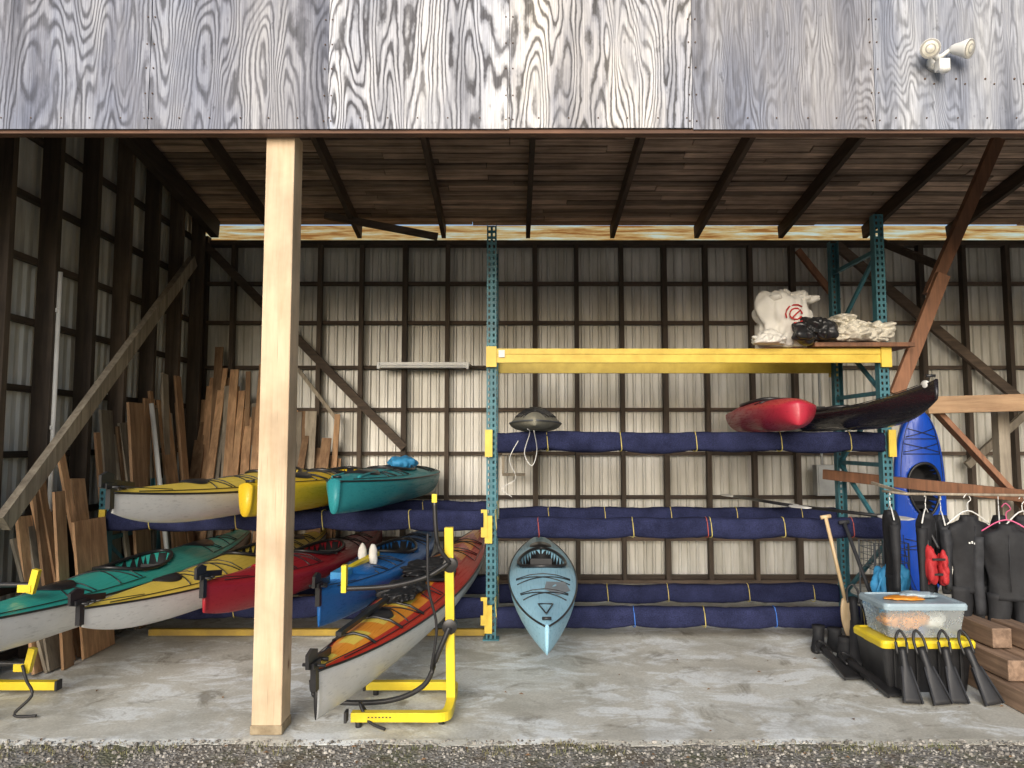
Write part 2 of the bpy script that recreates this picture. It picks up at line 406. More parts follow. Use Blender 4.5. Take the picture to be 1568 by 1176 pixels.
# front fascia of plywood sheets
P=[plywood('weathered_plywood_a',(1.3,0,4.1),(.10,.105,.12),(.235,.245,.285),(.40,.42,.47),190,.75,3.2),
   plywood('weathered_plywood_b',(7.7,0,2.4),(.12,.12,.13),(.40,.415,.45),(.64,.66,.70),190,1),
   plywood('weathered_plywood_c',(13.2,0,7.1),(.14,.135,.13),(.45,.45,.46),(.68,.67,.66),200,1),
   plywood('weathered_plywood_d',(23.2,0,1.1),(.16,.16,.165),(.28,.285,.31),(.44,.455,.49),210,.4,4.5),
   plywood('weathered_plywood_e',(33.2,0,3.1),(.17,.18,.20),(.32,.34,.38),(.52,.55,.61),210,.4,4.5)]
seams=[-4.15,-3.11,-2.07,-1.05,-.015,1.03,2.07,3.11,4.15,5.2,6.25,7.3,8.35]
pick=[0,0,0,1,2,3,4,4,4,0,1,3]
fa=MB()
for i,(a_,b_) in enumerate(zip(seams,seams[1:])):
    fa.box(((a_+b_)/2,4.075+R.uniform(-.002,.002),(3.37+4.85)/2+R.uniform(-.006,.006)),(b_-a_-.003,.014,1.48),P[pick[i]])
fa.build('fascia_panels',shed)
# nail heads on the sheets
nl=MB(); m_nail=simple('nail_rust',(.12,.07,.04),None,9,.8)
for i,sx in enumerate(seams[1:-1]):
    for k in range(9):
        z=3.42+k*.15+R.uniform(-.01,.01)
        for dx in(-.02,.02): nl.tube([(sx+dx,4.0665,z),(sx+dx,4.063,z)],.0045,m_nail,6)
for k in range(70):
    x=-4.1+k*.17+R.uniform(-.01,.01); 
    for z in(3.43,): nl.tube([(x,4.0665,z),(x,4.063,z)],.0045,m_nail,6)
    if k>37: nl.tube([(x,4.0665,3.66),(x,4.063,3.66)],.006,m_nail,6); nl.tube([(x+.05,4.0665,3.63),(x+.05,4.063,3.63)],.005,m_nail,6)
nl.build('fascia_nails',shed)
hd=MB(); hd.box((2.1,4.122,3.44),(12.4,.05,.17),m_tan); hd.box((2.1,4.20,4.6),(12.4,.05,.2),m_girt); hd.build('header_beam',shed,bevel=.003)
m_tanr=wood('trim_wood',(.22,.11,.065),(.09,.05,.035),'x',isl=None)
hd2=MB(); hd2.box((2.1,4.112,3.358),(12.4,.06,.022),m_tanr); hd2.build('fascia_trim',shed)
po=MB(); po.box((-1.34,4.235,1.72),(.165,.165,3.34),m_post); po.build('wood_post',shed,bevel=.006)
pf=MB(); pf.box((-1.34,4.235,.028),(.176,.176,.05),simple('post_footing',(.36,.29,.19),(.2,.15,.09),20,.9)); pf.build('post_footing',shed,bevel=.006)
po=MB(); po.box((5.2,4.235,1.67),(.165,.165,3.34),m_post); po.build('wood_post.001',shed,bevel=.006)
pt=MB()
pt.beam((4.2,6.2,4.2),(3.55,6.2,2.83),.10,.07,m_red,up=(0,1,0))
pt.beam((3.64,6.14,3.0),(3.2,6.14,1.98),.11,.05,m_red,up=(0,1,0))
pt.build('knee_brace',shed,bevel=.004)
pt=MB()
pt.beam((3.16,5.62,1.87),(6.4,5.62,1.96),.05,.13,m_tan)
pt.beam((3.2,5.72,1.93),(3.95,5.72,1.08),.04,.09,m_red,up=(0,1,0))
pt.beam((2.9,6.9,1.29),(4.0,5.15,1.17),.05,.09,m_red)
pt.beam((3.9,5.9,1.9),(3.9,5.9,0),.09,.09,m_lumg)
pt.build('partition_timbers',shed,bevel=.004)
# ------------------------------------------------------------------ pallet racks
def upright(mb,x,y,h,face=-1):
    xd=[-.0375,-.027,-.010,.010,.027,.0375]; mod=.05; k=int(h/mod)
    vs=[];fs=[]
    for i in range(k):
        for zz in (0,.012,.038):
            for q in xd: vs.append((x+q,y,i*mod+zz))
    for q in xd: vs.append((x+q,y,k*mod))
    for r_ in range(3*k):
        for j in range(5):
            if r_%3==1 and j in(1,3): continue
            a=r_*6+j; fs.append((a,a+1,a+7,a+6))
    mb.add(vs,fs,m_rack)
    for sx in(-1,1): mb.box((x+sx*.039,y-face*.036,h/2),(.003,.072,h),m_rack)
    mb.box((x,y-face*.03,.006),(.13,.12,.01),m_rack)
def frame(mb,x,h,y0=6.08,y1=7.0):
    upright(mb,x,y0,h,-1); upright(mb,x,y1,h,1)
    z=.2;i=0
    while z<h-.15:
        mb.beam((x,y0+.05,z),(x,y1-.05,z),.03,.035,m_rack)
        if z+.6<h: mb.beam((x,y0+.05,z) if i%2 else (x,y1-.05,z),(x,y1-.05,z+.58) if i%2 else (x,y0+.05,z+.58),.028,.03,m_rack)
        z+=.6;i+=1
def pad(mb,x0,x1,y,zc,h=.165,d=.13,ties=(),seed=0):
    nseg=int((x1-x0)/.03); rings=[]
    for i in range(nseg+1):
        x=x0+(x1-x0)*i/nseg
        t=min([abs(x-q) for q in ties] or [1]); sq=1-.10*math.exp(-(t/.05)**2)
        s1=1+.12*mn.noise(Vector((x*2.2,seed,0)))
        dz=.014*mn.noise(Vector((x*1.3,seed+9,0)))-.014*math.sin(min(t,.3)/.3*1.57)
        r_=[]
        for j in range(20):
            a=2*math.pi*j/20; cx,cy=math.cos(a),math.sin(a)
            px=math.copysign(abs(cx)**.6,cx)*d/2*sq; pz=math.copysign(abs(cy)**.6,cy)*h/2*sq*s1
            wv=1+.07*mn.noise(Vector((x*6,j*.5,seed)))+.04*mn.noise(Vector((x*18,j*.9,seed+3)))
            r_.append((x,y+px*wv,zc+pz*wv+dz))
        rings.append(r_)
    mb.loft(rings,m_pad)
def ties(mb,xs,y,zc,col,h=.165,d=.13):
    for x in xs:
        pts=[]
        for j in range(20):
            a=2*math.pi*j/20; cx,cy=math.cos(a),math.sin(a)
            pts.append((x+.006*math.sin(a*2),y+math.copysign(abs(cx)**.6,cx)*d/2*.955,zc-.005+math.copysign(abs(cy)**.6,cy)*h/2*.97))
        mb.tube(pts,.0038,col,5,True)
t_y=simple('tie_yellow',(.62,.52,.15),None,5,.6); t_r=simple('tie_red',(.42,.08,.06),None,5,.6); t_b=simple('tie_blue',(.05,.2,.7),None,5,.6)
XA,XB=-.17,3.08
rk=MB()
frame(rk,XA,3.43); frame(rk,XB,3.5)
for (y,zz) in((6.07,2.30),(7.01,2.30)):
    rk.box(((XA+XB)/2,y,zz),(XB-XA-.085,.045,.115),m_yel)
    rk.box(((XA+XB)/2,y-.026*(1 if y<6.5 else -1),zz+.035),(XB-XA-.09,.012,.045),m_yel)
    for x in(XA,XB): rk.box((x,y+(-.03 if y<6.5 else .03),zz-.01),(.085,.02,.17),m_yel)
rk.box((-.085,6.033,2.315),(.05,.004,.06),m_wht)
for zc,sd in((1.6,1),(.905,2),(.195,3)):
    for y in(6.07,7.01):
        tx=[.45+.62*i+R.uniform(-.08,.08) for i in range(5)]
        tx=[XA+q for q in tx]
        pad(rk,XA+.05,XB-.05,y,zc,ties=tx,seed=sd*3+y)
        if zc==.905 and y<6.5: ties(rk,tx[::2],y,zc,t_r); ties(rk,tx[1::2]+[tx[2]+.03],y,zc,t_y)
        elif zc<.3 and y<6.5: ties(rk,tx[1::2],y,zc,t_b); ties(rk,tx[::2],y,zc,t_y)
        else: ties(rk,tx,y,zc,t_y)
        if y<6.5:
            for x in(XA-.02,XB+.02): rk.box((x,y-.035,zc-.02),(.06,.02,.22),m_yel)
rk.build('pallet_rack')
rk=MB(); XC=-3.33
frame(rk,XC,1.25)
for zc,sd in((.965,5),(.27,6)):
    for y in(6.07,7.01):
        tx=[XC+.4+.7*i for i in range(5)]
        pad(rk,XC+.06,XA-.06,y,zc,ties=tx,seed=sd*3+y); ties(rk,tx,y,zc,t_y)
        if y<6.5: 
            for x in(XC+.02,XA-.055): rk.box((x,y-.045,zc-.03),(.05,.02,.22),m_yel)
rk.box((-1.6,6.2,.035),(2.75,.05,.05),simple('beam_dull_yellow',(.42,.28,.03),(.25,.16,.03),6,.6))
rk.build('pallet_rack')
# ------------------------------------------------------------------ kayaks
def kayak(name,near,far,B,H,deck,hull,seam=None,cock=(.52,.40,.19),rise=.10,rock=.12,camb=.07,p=2.0,q=1.0,deckfn=None,rudder=False,hatch=(),hatchm=None,bung=(.25,.36,.68,.78),lines=True,mx=None,length=None,ends=.012,extra=None,toggle=True):
    seam=seam or m_blackp; hatchm=hatchm or m_blackp
    if mx is None:
        near=Vector(near);far=Vector(far); d=far-near; Ln=d.length; d.normalize()
        a=Vector((0,0,1)).cross(d).normalized(); u=d.cross(a)
        rot=Matrix((d,a,u)).transposed().to_4x4(); mx=Matrix.Translation((near+far)/2)@rot
    else: Ln=length
    U=lambda t:min(1,abs(2*t-1))
    W=lambda t:max(ends,B/2*max(0,(1-U(t)**p))**q)
    K=lambda t:rock*U(t)**5
    Sh=lambda t:H*.70+rise*U(t)**2.4
    C=lambda t:camb*(W(t)/(B/2))**.7*(1+.35*math.exp(-((t-(cock[0] if cock else .5)+.0)/.14)**2))
    def Dz(t,v):
        w_=W(t); return Sh(t)+C(t)*max(0,1-(v/w_)**2)
    X=lambda t:(t-.5)*Ln
    nS=170; nd=26; nh=9
    mb=MB(); vs=[];ring=nd+2*nh
    def inc(x,v):
        if not cock: return 9
        tc,al,aw=cock
        xx=(x-X(tc))/al; return math.sqrt(xx*xx+(v/(aw*(1-.18*xx)))**2)
    for i in range(nS+1):
        t=i/nS
        w_=W(t)
        for j in range(nd):
            v=w_*(1-2*j/(nd-1)); z=Dz(t,v)
            d_=inc(X(t),v)
            if d_<1: z=max(K(t)+.05, z-.30*min(1,(1-d_)*6))
            vs.append((X(t),v,z))
        for j in range(1,2*nh+1):
            a_=math.pi*j/(2*nh+1)
            v=math.copysign(abs(math.cos(a_))**.75,-math.cos(a_))*w_
            z=K(t)+(Sh(t)-K(t))*(1-math.sin(a_))
            vs.append((X(t),v,z))
    fs=[];ms=[]
    for i in range(nS):
        t=(i+.5)/nS
        for j in range(ring):
            a_=i*ring+j;b_=i*ring+(j+1)%ring
            fs.append((a_,b_,b_+ring,a_+ring))
            if j<nd-1:
                v=W(t)*(1-2*(j+.5)/(nd-1))
                m=deck
                if deckfn: m=deckfn(t,v/W(t)) or deck
                if inc(X(t),v)<1: m=m_in
            else: m=hull
            ms.append(m)
    fs.append(tuple(range(ring)));ms.append(seam if rudder else hull); fs.append(tuple(nS*ring+j for j in range(ring)));ms.append(hull)
    mb.add(vs,fs,ms,True)
    if seam is not deck:
        for sg in(-1,1):
            mb.tube([(X(i/60),sg*(W(i/60)+.001),Sh(i/60)) for i in range(61)],.007,seam,6)
    if cock:
        tc,al,aw=cock; pts=[]
        for k in range(48):
            th=2*math.pi*k/48; xx=math.cos(th); x=X(tc)+al*xx*1.02; v=aw*(1-.18*xx)*math.sin(th)*1.02
            pts.append((x,v,Dz(x/Ln+.5,v)+.012))
        mb.tube(pts,.014,m_blackp,7,True)
        mb.box((X(tc)+al*.25,0,K(tc)+.10),(.22,aw*1.1,.05),m_black); mb.box((X(tc)+al*.62,0,K(tc)+.17),(.04,aw*1.0,.12),m_black,Matrix.Rotation(.25,3,'Y'))
    for (th_,ra,rb_) in hatch:
        vs=[];n=28
        for k in range(n):
            a_=2*math.pi*k/n; vs.append((X(th_)+ra*math.cos(a_),rb_*math.sin(a_),0))
        o=[(x,v,Dz(x/Ln+.5,v)+.003) for x,v,_ in vs]; i1=[(X(th_)+(x-X(th_))*.92,v*.92,Dz(x/Ln+.5,v)+.018) for x,v,_ in vs]
        cc_=[(X(th_),0,Dz(th_,0)+.022)]
        mb.add(o+i1+cc_,[(k,(k+1)%n,n+(k+1)%n,n+k) for k in range(n)]+[(n+k,n+(k+1)%n,2*n) for k in range(n)],hatchm,True)
    for t0 in bung:
        for k,(s0,s1) in enumerate(((-.8,.8),(.8,-.8))):
            pts=[]
            for i in range(9):
                f=i/8; t=t0-.02+.045*f; v=W(t)*(s0+(s1-s0)*f); pts.append((X(t),v,Dz(t,v)+.006))
            mb.tube(pts,.0045,m_blackp,5)
        pts=[(X(t0+.035),W(t0+.035)*v,Dz(t0+.035,W(t0+.035)*v)+.006) for v in(-.8,-.4,0,.4,.8)]
        mb.tube(pts,.0045,m_blackp,5)
    if lines:
        for r0,r1 in((.05,.40),(.66,.95)):
            for sg in(-1,1):
                mb.tube([(X(t),sg*W(t)*.84,Dz(t,sg*W(t)*.84)+.006) for t in [r0+(r1-r0)*i/14 for i in range(15)]],.003,m_blackp,5)
    if toggle:
        mb.tube([(X(.02),-.03,Sh(0)+.03),(X(.02),.03,Sh(0)+.03)],.010,m_blackp,8)
        mb.tube([(X(.03),0,Dz(.03,0)),(X(.02),0,Sh(0)+.03)],.004,m_blackp,5)
    if rudder:
        x0=X(0); z0=Sh(0)
        mb.box((x0-.012,0,z0-.03),(.04,.030,.13),m_blackp)
        mb.box((x0-.03,0,z0+.045),(.09,.045,.03),m_blackp)
        pr=[(-.085,-.03),(-.02,-.045),(.02,-.02),(.03,.04),(-.03,.06),(-.085,.04)]
        vv=[(x0-.02+a_,s_,z0+.07+b_) for s_ in(-.009,.009) for a_,b_ in pr]
        n=len(pr); mb.add(vv,[tuple(range(n)),tuple(range(n,2*n))]+[(k,(k+1)%n,n+(k+1)%n,n+k) for k in range(n)],m_blackp)
        mb.beam((x0,0,z0+.06),(x0+.22,0.01,z0+.03),.010,.04,m_blackp)
        for sg in(-1,1): mb.tube([(x0-.02,sg*.05,z0+.04),(X(.12),sg*W(.12)*.8,Dz(.12,W(.12)*.8)+.01)],.003,m_blackp,5)
        mb.tube([(x0-.02,-.06,z0+.035),(x0-.02,.06,z0+.035)],.009,m_blackp,7)
    if extra: extra(mb,X,W,Dz,Sh,K)
    return mb.build(name,mx=mx)
# upper shelf, left
kayak('kayak',(-2.40,4.46,1.02),(-1.85,8.35,1.03),.56,.27,k_yel,m_white,cock=(.55,.36,.18),rudder=True,hatch=((.22,.12,.09),),rock=.15,camb=.10,rise=.08)
kayak('kayak',(-1.83,5.1,1.06),(-1.35,8.3,1.03),.56,.30,k_yelr,k_yelr,seam=k_yelr,rock=.02,rise=.02,p=3,q=.75,hatch=((.22,.18,.15),),cock=(.5,.36,.19),ends=.05)
def teal_x(mb,X,W,Dz,Sh,K):
    mb.blob((X(.62),0,Dz(.62,0)+.03),(.16,.13,.07),m_skyb,.3,9,3,4,crease=.25)
    for s_ in(-.10,.10): mb.tube([(X(t),s_,Dz(t,s_)+.004) for t in(.08,.1,.15,.2,.3,.38)],.012,k_teal2,6)
kayak('kayak',(-1.27,5.3,1.06),(-.92,8.3,1.03),.60,.33,k_teal2,k_teal2,seam=m_blackp,rock=.02,rise=.02,p=2.6,q=.7,hatch=((.2,.18,.15),),cock=(.5,.36,.19),ends=.045,extra=teal_x)
# lower row
kayak('kayak',(-2.98,3.65,.37),(-2.88,8.35,.36),.60,.28,k_teal,m_white,cock=(.47,.42,.2),hatch=((.26,.14,.10),(.7,.18,.13)),rock=.14,camb=.09)
kayak('kayak',(-2.60,4.55,.32),(-2.05,8.4,.36),.56,.27,k_yel,m_white,cock=(.55,.36,.18),rudder=True,hatch=((.22,.12,.09),(.76,.14,.1)),rock=.16,camb=.10,rise=.08)
kayak('kayak',(-2.05,5.0,.36),(-1.47,8.4,.34),.56,.28,k_red,k_red,seam=k_red,cock=(.52,.38,.19),rudder=True,hatch=((.24,.14,.10),),hatchm=k_red,rock=.10,camb=.09)
def blue_x(mb,X,W,Dz,Sh,K):
    mb.blob((X(.30),-.06,Dz(.30,0)+.06),(.04,.035,.09),m_bag,.2,9,1,4,crease=.2); mb.blob((X(.34),.07,Dz(.30,0)+.06),(.035,.035,.08),m_bag,.2,9,4,4,crease=.2)
    mb.box((X(.13),0,Dz(.13,0)+.02),(.22,.09,.05),m_skyb)
    mb.beam((X(.16),.03,Dz(.13,0)+.01),(X(.36),-.03,Dz(.36,0)+.04),.05,.03,m_yels)
kayak('kayak',(-1.27,4.95,.33),(-.93,8.4,.34),.58,.32,k_blue,k_blue,seam=k_blue,cock=(.55,.38,.2),rudder=True,hatch=((.22,.2,.15),),hatchm=k_blue,rock=.05,rise=.06,q=.8,extra=blue_x)
def redor(t,v):
    a=abs(v)
    if t<.34:
        if a<.40: return k_yel if (t*11)%1<.55 else k_org
        if a<.70: return k_org
        return k_rorg
    if t<.46: return k_org if a<.45 else k_rorg
    if t>.62: return k_org if a<.55 and ((t*9+a)%1)<.55 else k_rorg
    return k_rorg
def gear(mb,X,W,Dz,Sh,K):
    mb.beam((X(.10),.06,Dz(.10,0)+.03),(X(.30),.02,Dz(.30,0)+.04),.035,.025,m_blackp)
    mb.blob((X(.34),0,Dz(.34,0)+.03),(.30,.15,.045),m_black,.3,7,2,5,crease=.35)
    mb.blob((X(.47),0,Dz(.47,0)+.03),(.25,.19,.04),m_black,.3,7,6,5,crease=.35)
    for t in(.12,.2,.28): mb.tube([(X(t),W(t)*f,Dz(t,W(t)*f)+.012) for f in(-.9,-.5,0,.5,.9)],.009,m_blackp,6)
kayak('kayak',(-1.0,3.88,.12),(-.33,8.4,.33),.58,.30,k_rorg,m_white,cock=(.5,.40,.19),rudder=True,hatch=((.22,.10,.09),),rock=.06,rise=.10,camb=.10,deckfn=redor,extra=gear,q=.8)
def lb(mb,X,W,Dz,Sh,K): 
    vs=[];
    for (t,v) in((.30,.02),(.23,.0),(.20,.10),(.27,.20),(.33,.17)): vs.append((X(t),-v,Dz(t,-v)+.006))
    mb.add(vs,[(0,1,2,3,4)],m_grey)
    mb.tube([(X(.05),0,Dz(.05,0)+.01),(X(.12),-.05,Dz(.12,-.05)+.008),(X(.12),.05,Dz(.12,.05)+.008),(X(.05),0,Dz(.05,0)+.01)],.005,m_blackp,5)
kayak('kayak',(.22,4.74,.20),(.30,8.25,.32),.57,.30,k_lblue,k_lblue,seam=m_blackp,cock=(.56,.42,.2),rock=.06,rise=.03,hatch=((.76,.14,.11),),bung=(.34,.2),q=.75,extra=lb,lines=False)
# shelf 3
kayak('kayak',(.17,5.6,1.685),(.27,8.2,1.685),.47,.10,k_olive,k_olive,cock=None,rock=.03,rise=.0,camb=.115,q=.62,bung=(.10,.2,.35,.5),lines=False,hatch=(),toggle=False,seam=m_dkgrey)
kayak('kayak',(2.06,5.3,1.68),(2.55,8.2,1.68),.56,.26,k_pink,k_pink,seam=k_pink,cock=(.5,.40,.2),rock=.03,rise=.0,camb=.08,q=.45,p=2.4,bung=(.2,),lines=False,toggle=False)
kayak('kayak',(2.80,4.85,1.69),(2.82,8.2,1.68),.38,.22,k_blk,k_blk,seam=k_blk,cock=(.52,.36,.16),rock=.18,rise=.16,camb=.03,bung=(.3,),q=.9,extra=lambda mb,X,W,Dz,Sh,K:mb.blob((X(.035),.012,Sh(0)-.03),(.05,.02,.035),m_wht,.1,5,1,3))
mxv=Matrix.Translation((4.02,7.5,.98))@Matrix(((0,1,0),(0,0,-1),(-1,0,0))).to_4x4()
kayak('kayak',None,None,.50,.26,k_cobalt,k_cobalt,seam=k_cobalt,cock=(.42,.25,.15),rock=.03,rise=.03,q=.55,p=2.6,mx=mxv,length=1.85,bung=(.12,.2,.7),toggle=False)
# ------------------------------------------------------------------ kayak stands
st=MB()
def sqt(mb,pts,r,m): 
    mb.tube(mb.smoothpath(pts,4),r,m,4)
Y0,Y1=4.27,4.80
sqt(st,[(-.90,Y0,.06),(-.55,Y0,.06),(-.42,Y0,.06),(-.37,Y0+.03,.06),(-.36,Y0+.12,.065),(-.36,4.5,.07)],.036,m_yels)
sqt(st,[(-.92,Y1,.06),(-.55,Y1,.06),(-.42,Y1,.06),(-.37,Y1-.03,.06),(-.36,Y1-.12,.065),(-.36,4.5,.07)],.036,m_yels)
st.beam((-.36,4.5,.04),(-.38,4.5,1.08),.052,.052,m_yels)
for y in(Y0,Y1):
    st.tube([(-.86,y,0),(-.86,y,.04)],.018,m_black,8); st.tube([(-.40,y+.05,0),(-.40,y+.05,.04)],.018,m_black,8)
    st.box((-.93,y,.06),(.015,.06,.06),m_black)
for z in(.50,.86): st.tube([(-.37,4.465,z),(-.37,4.535,z)],.045,m_blackp,12)
for k in range(7): st.box((-.80+.020*k,Y0-.0270,.062),(.010,.003,.007),m_black)
st.tube(st.smoothpath([(-.37,4.46,.50),(-.44,4.44,.34),(-.52,4.44,.17),(-.75,4.46,.075),(-1.12,4.46,.085),(-1.18,4.46,.2)]),.016,m_blackp,8)
st.tube(st.smoothpath([(-.37,4.44,.88),(-.44,4.42,1.0),(-.46,4.42,1.24)]),.014,m_blackp,8)
st.box((-.46,4.42,1.26),(.03,.03,.05),m_yels)
st.tube(st.smoothpath([(-.37,4.46,.88),(-.5,4.44,.80),(-.72,4.46,.74),(-1.0,4.48,.72)]),.015,m_blackp,8)
st.box((-1.0,4.48,.78),(.03,.05,.16),m_yels)
st.tube(st.smoothpath([(-.50,4.43,1.05),(-.49,4.40,.75),(-.44,4.40,.52),(-.47,4.40,.28)]),.009,m_black,6)
st.tube(st.smoothpath([(-.83,4.4,.02),(-.86,4.3,.12),(-.80,4.25,.04),(-.7,4.2,.015)]),.01,m_black,6)
st.build('kayak_stand',bevel=.003)
st=MB()
sqt(st,[(-2.98,Y0,.06),(-3.2,Y0,.06),(-3.45,Y0,.06),(-3.5,4.5,.07)],.036,m_yels)
sqt(st,[(-2.88,Y1,.06),(-3.2,Y1,.06),(-3.45,Y1,.06),(-3.5,4.5,.07)],.036,m_yels)
st.box((-2.87,Y1,.06),(.015,.06,.06),m_black)
st.beam((-3.45,4.5,.04),(-3.42,4.5,1.08),.05,.05,m_yels)
for z,xx in((.28,-2.88),(.74,-2.88)):
    st.tube([(-3.42,4.5,z),(xx,4.5,z)],.016,m_blackp,8)
    st.beam((xx+.0,4.5,z-.05),(xx+.03,4.5,z+.09),.035,.04,m_yels); st.beam((xx-.07,4.5,z-.02),(xx+.01,4.5,z-.02),.045,.045,m_yels)
st.tube(st.smoothpath([(-2.89,4.47,.28),(-2.85,4.45,.2),(-2.80,4.43,.12),(-2.88,4.40,.02),(-2.75,4.4,.015)]),.009,m_black,6)
st.build('kayak_stand',bevel=.003)
# ------------------------------------------------------------------ lumber in the left corner
lu=MB()
for i in range(52):
    x=R.uniform(-3.45,-2.0); h=R.choice([1.4,1.7,1.9,2.1,2.3]) + R.uniform(-.15,.2)
    if x>-2.7: h*=.85
    if x<-3.1: h+=R.uniform(.1,.6)
    y=R.uniform(7.55,8.2); wd=R.uniform(.035,.13)
    lu.beam((x+R.uniform(-.05,.05),y,0.01),(x+R.uniform(-.12,.06),8.38-R.uniform(0,.12),h),wd,.022,R.choice([m_lum,m_lum,m_lumg]),up=(0,1,.2))
for x,h in((-2.0,1.9),(-1.98,1.4),(-2.25,1.5),(-2.42,1.85)):
    lu.beam((x,8.1,.01),(x+.02,8.38,h),.06,.03,m_lum,up=(0,1,.2))
for i in range(26):
    y=R.uniform(5.2,7.8); h=1.05+(y-5.2)*.45+R.uniform(-.25,.35); wd=R.uniform(.05,.18)
    lu.beam((-3.2+R.uniform(-.08,.05),y,.01),(-3.46,y+R.uniform(-.15,.2),h),.022,wd,R.choice([m_lum,m_lum,m_lumg]),up=(0,1,0))
lu.box((-3.26,6.55,.97),(.025,.26,1.94),m_lum,Matrix.Rotation(-.09,3,'Y'))
lu.box((-3.20,5.75,.50),(.02,.42,1.0),m_lum,Matrix.Rotation(-.12,3,'Y'))
lu.box((-3.20,5.35,.62),(.02,.12,1.24),m_lum,Matrix.Rotation(-.10,3,'Y'))
lu.box((-3.40,7.0,1.0),(.02,.2,2.0),m_lum,Matrix.Rotation(-.05,3,'Y'))
lu.build('lumber_pile')
pv=MB(); pv.tube([(-3.49,5.62,.4),(-3.49,5.62,2.9)],.017,m_wht,10); 
for z in(.8,1.7,2.6): pv.box((-3.50,5.62,z),(.03,.05,.03),m_wht)
pv.build('conduit_pipe')
pv=MB(); pv.tube([(-3.10,6.9,.01),(-3.40,6.95,1.95)],.022,m_wht,10); pv.tube([(-3.10,6.9,0),(-3.10,6.9,.03)],.03,m_wht,10); pv.build('plastic_pipe')
m_lampw=simple('lamp_white',(.88,.90,.90),(.82,.84,.84),5,.35)
fb=MB(); fb.box((-1.0,8.30,2.465),(1.04,.10,.035),m_lampw); fb.box((-1.0,8.25,2.44),(1.0,.006,.05),m_lampw,Matrix.Rotation(-.6,3,'X')); fb.tube([(-1.49,8.24,2.43),(-.51,8.24,2.43)],.018,m_lampw,10); fb.box((-1.5,8.27,2.44),(.03,.09,.07),m_lampw); fb.box((-.5,8.27,2.44),(.03,.09,.07),m_lampw)
for x in(-1.35,-.65): fb.box((x,8.40,2.47),(.03,.12,.02),m_lampw)
fb.tube(fb.smoothpath([(-.48,8.30,2.46),(-.38,8.38,2.42),(-.3,8.40,2.45)]),.006,m_black,5)
fb.build('fluorescent_light',bevel=.004)
# twin floodlight on fascia
m_bulb=simple('lamp_glass',(.85,.82,.72),(.6,.56,.45),40,.2)
m_ring=simple('lamp_rim',(.42,.40,.36),None,9,.4)
fo=MB()
fo.tube([(2.41,4.067,3.745),(2.41,4.03,3.745)],.045,m_wht,16)
fo.box((2.42,4.0,3.705),(.06,.05,.06),m_wht); fo.blob((2.42,3.98,3.67),(.03,.03,.022),m_wht,0,1,0,3)
for hx,dx in((2.335,-.35),(2.515,.7)):
    c0=Vector((hx,3.98,3.79)); d=Vector((dx,-1,-.5)).normalized(); b0=c0-d*.055
    fo.tube([(2.41,4.02,3.755),b0],.012,m_wht,8)
    pts=[b0+d*q for q in(0,.02,.05,.08,.10,.106)]
    fo.tube(pts,[.020,.029,.036,.048,.053,.053],m_wht,20)
    a=d.cross(Vector((0,0,1))).normalized(); b_=a.cross(d)
    e=b0+d*.1065
    n=24
    for r0,r1,mm,z0_,z1_ in((.051,.041,m_ring,0,.001),(.041,.027,m_bulb,.001,.006),(.027,.020,m_ring,.006,.007),(.020,.001,m_bulb,.007,.012)):
        o_=[e+d*z0_+(a*math.cos(2*math.pi*k/n)+b_*math.sin(2*math.pi*k/n))*r0 for k in range(n)]
        i_=[e+d*z1_+(a*math.cos(2*math.pi*k/n)+b_*math.sin(2*math.pi*k/n))*r1 for k in range(n)]
        fo.add(o_+i_,[(k,(k+1)%n,n+(k+1)%n,n+k) for k in range(n)],mm,True)
fo.build('floodlight')
eb=MB(); eb.box((3.55,8.34,1.16),(.3,.12,.34),m_ebox); eb.box((3.55,8.275,1.16),(.27,.012,.31),m_ebox); eb.tube([(3.5,8.38,1.33),(3.5,8.38,2.6)],.015,m_ebox,8); eb.tube([(3.66,8.26,1.16),(3.66,8.26,1.2)],.012,m_black,6); eb.build('electrical_box',bevel=.004)
eb=MB(); eb.box((0.02,8.38,1.22),(.26,.08,.03),m_lumg); eb.box((0.02,8.38,1.45),(.26,.08,.02),m_lumg); eb.box((-.1,8.38,1.33),(.03,.08,.2),m_lumg); eb.build('wall_shelf')
# ------------------------------------------------------------------ top shelf things
bd=MB(); bd.box((2.88,6.35,2.385),(.82,.75,.035),m_red); bd.build('wood_board',bevel=.003)
bg=MB()
bg.blob((2.28,6.15,2.57),(.23,.18,.25),m_bag,.35,3.6,2,5,flat=-.19,crease=.30,power=.8)
bg.blob((2.10,6.00,2.42),(.14,.12,.07),m_bag,.35,6,5,5,flat=-.03,crease=.4,vert=1)
bg.blob((2.40,6.1,2.77),(.14,.12,.05),m_bag,.4,6,9,5,crease=.45,vert=1)
bg.blob((2.16,6.1,2.76),(.09,.12,.05),m_bag,.4,6,19,5,crease=.45,vert=1)
a0=Vector((2.31,5.935,2.63))
for rr,k0,k1 in((.045,0,14),(.075,2,9),(.075,10,14)): bg.tube([a0+Vector((rr*math.cos(k*.45)*1.1,.012*abs(math.sin(k)),rr*math.sin(k*.45))) for k in range(k0,k1)],.007,m_redp,5)
bg.tube([a0+Vector((-.03,-.004,-.03)),a0+Vector((.0,-.012,.0)),a0+Vector((.035,-.004,.03))],.006,m_redp,5)
bg.build('cloth_bag')
bg=MB(); bg.blob((2.47,5.96,2.50),(.15,.11,.11),m_blackp,.4,6,4,5,flat=-.08,crease=.5,vert=1); bg.blob((2.38,5.95,2.44),(.09,.08,.05),m_blackp,.4,7,8,4,crease=.5,vert=1); bg.build('plastic_bag')
bg=MB()
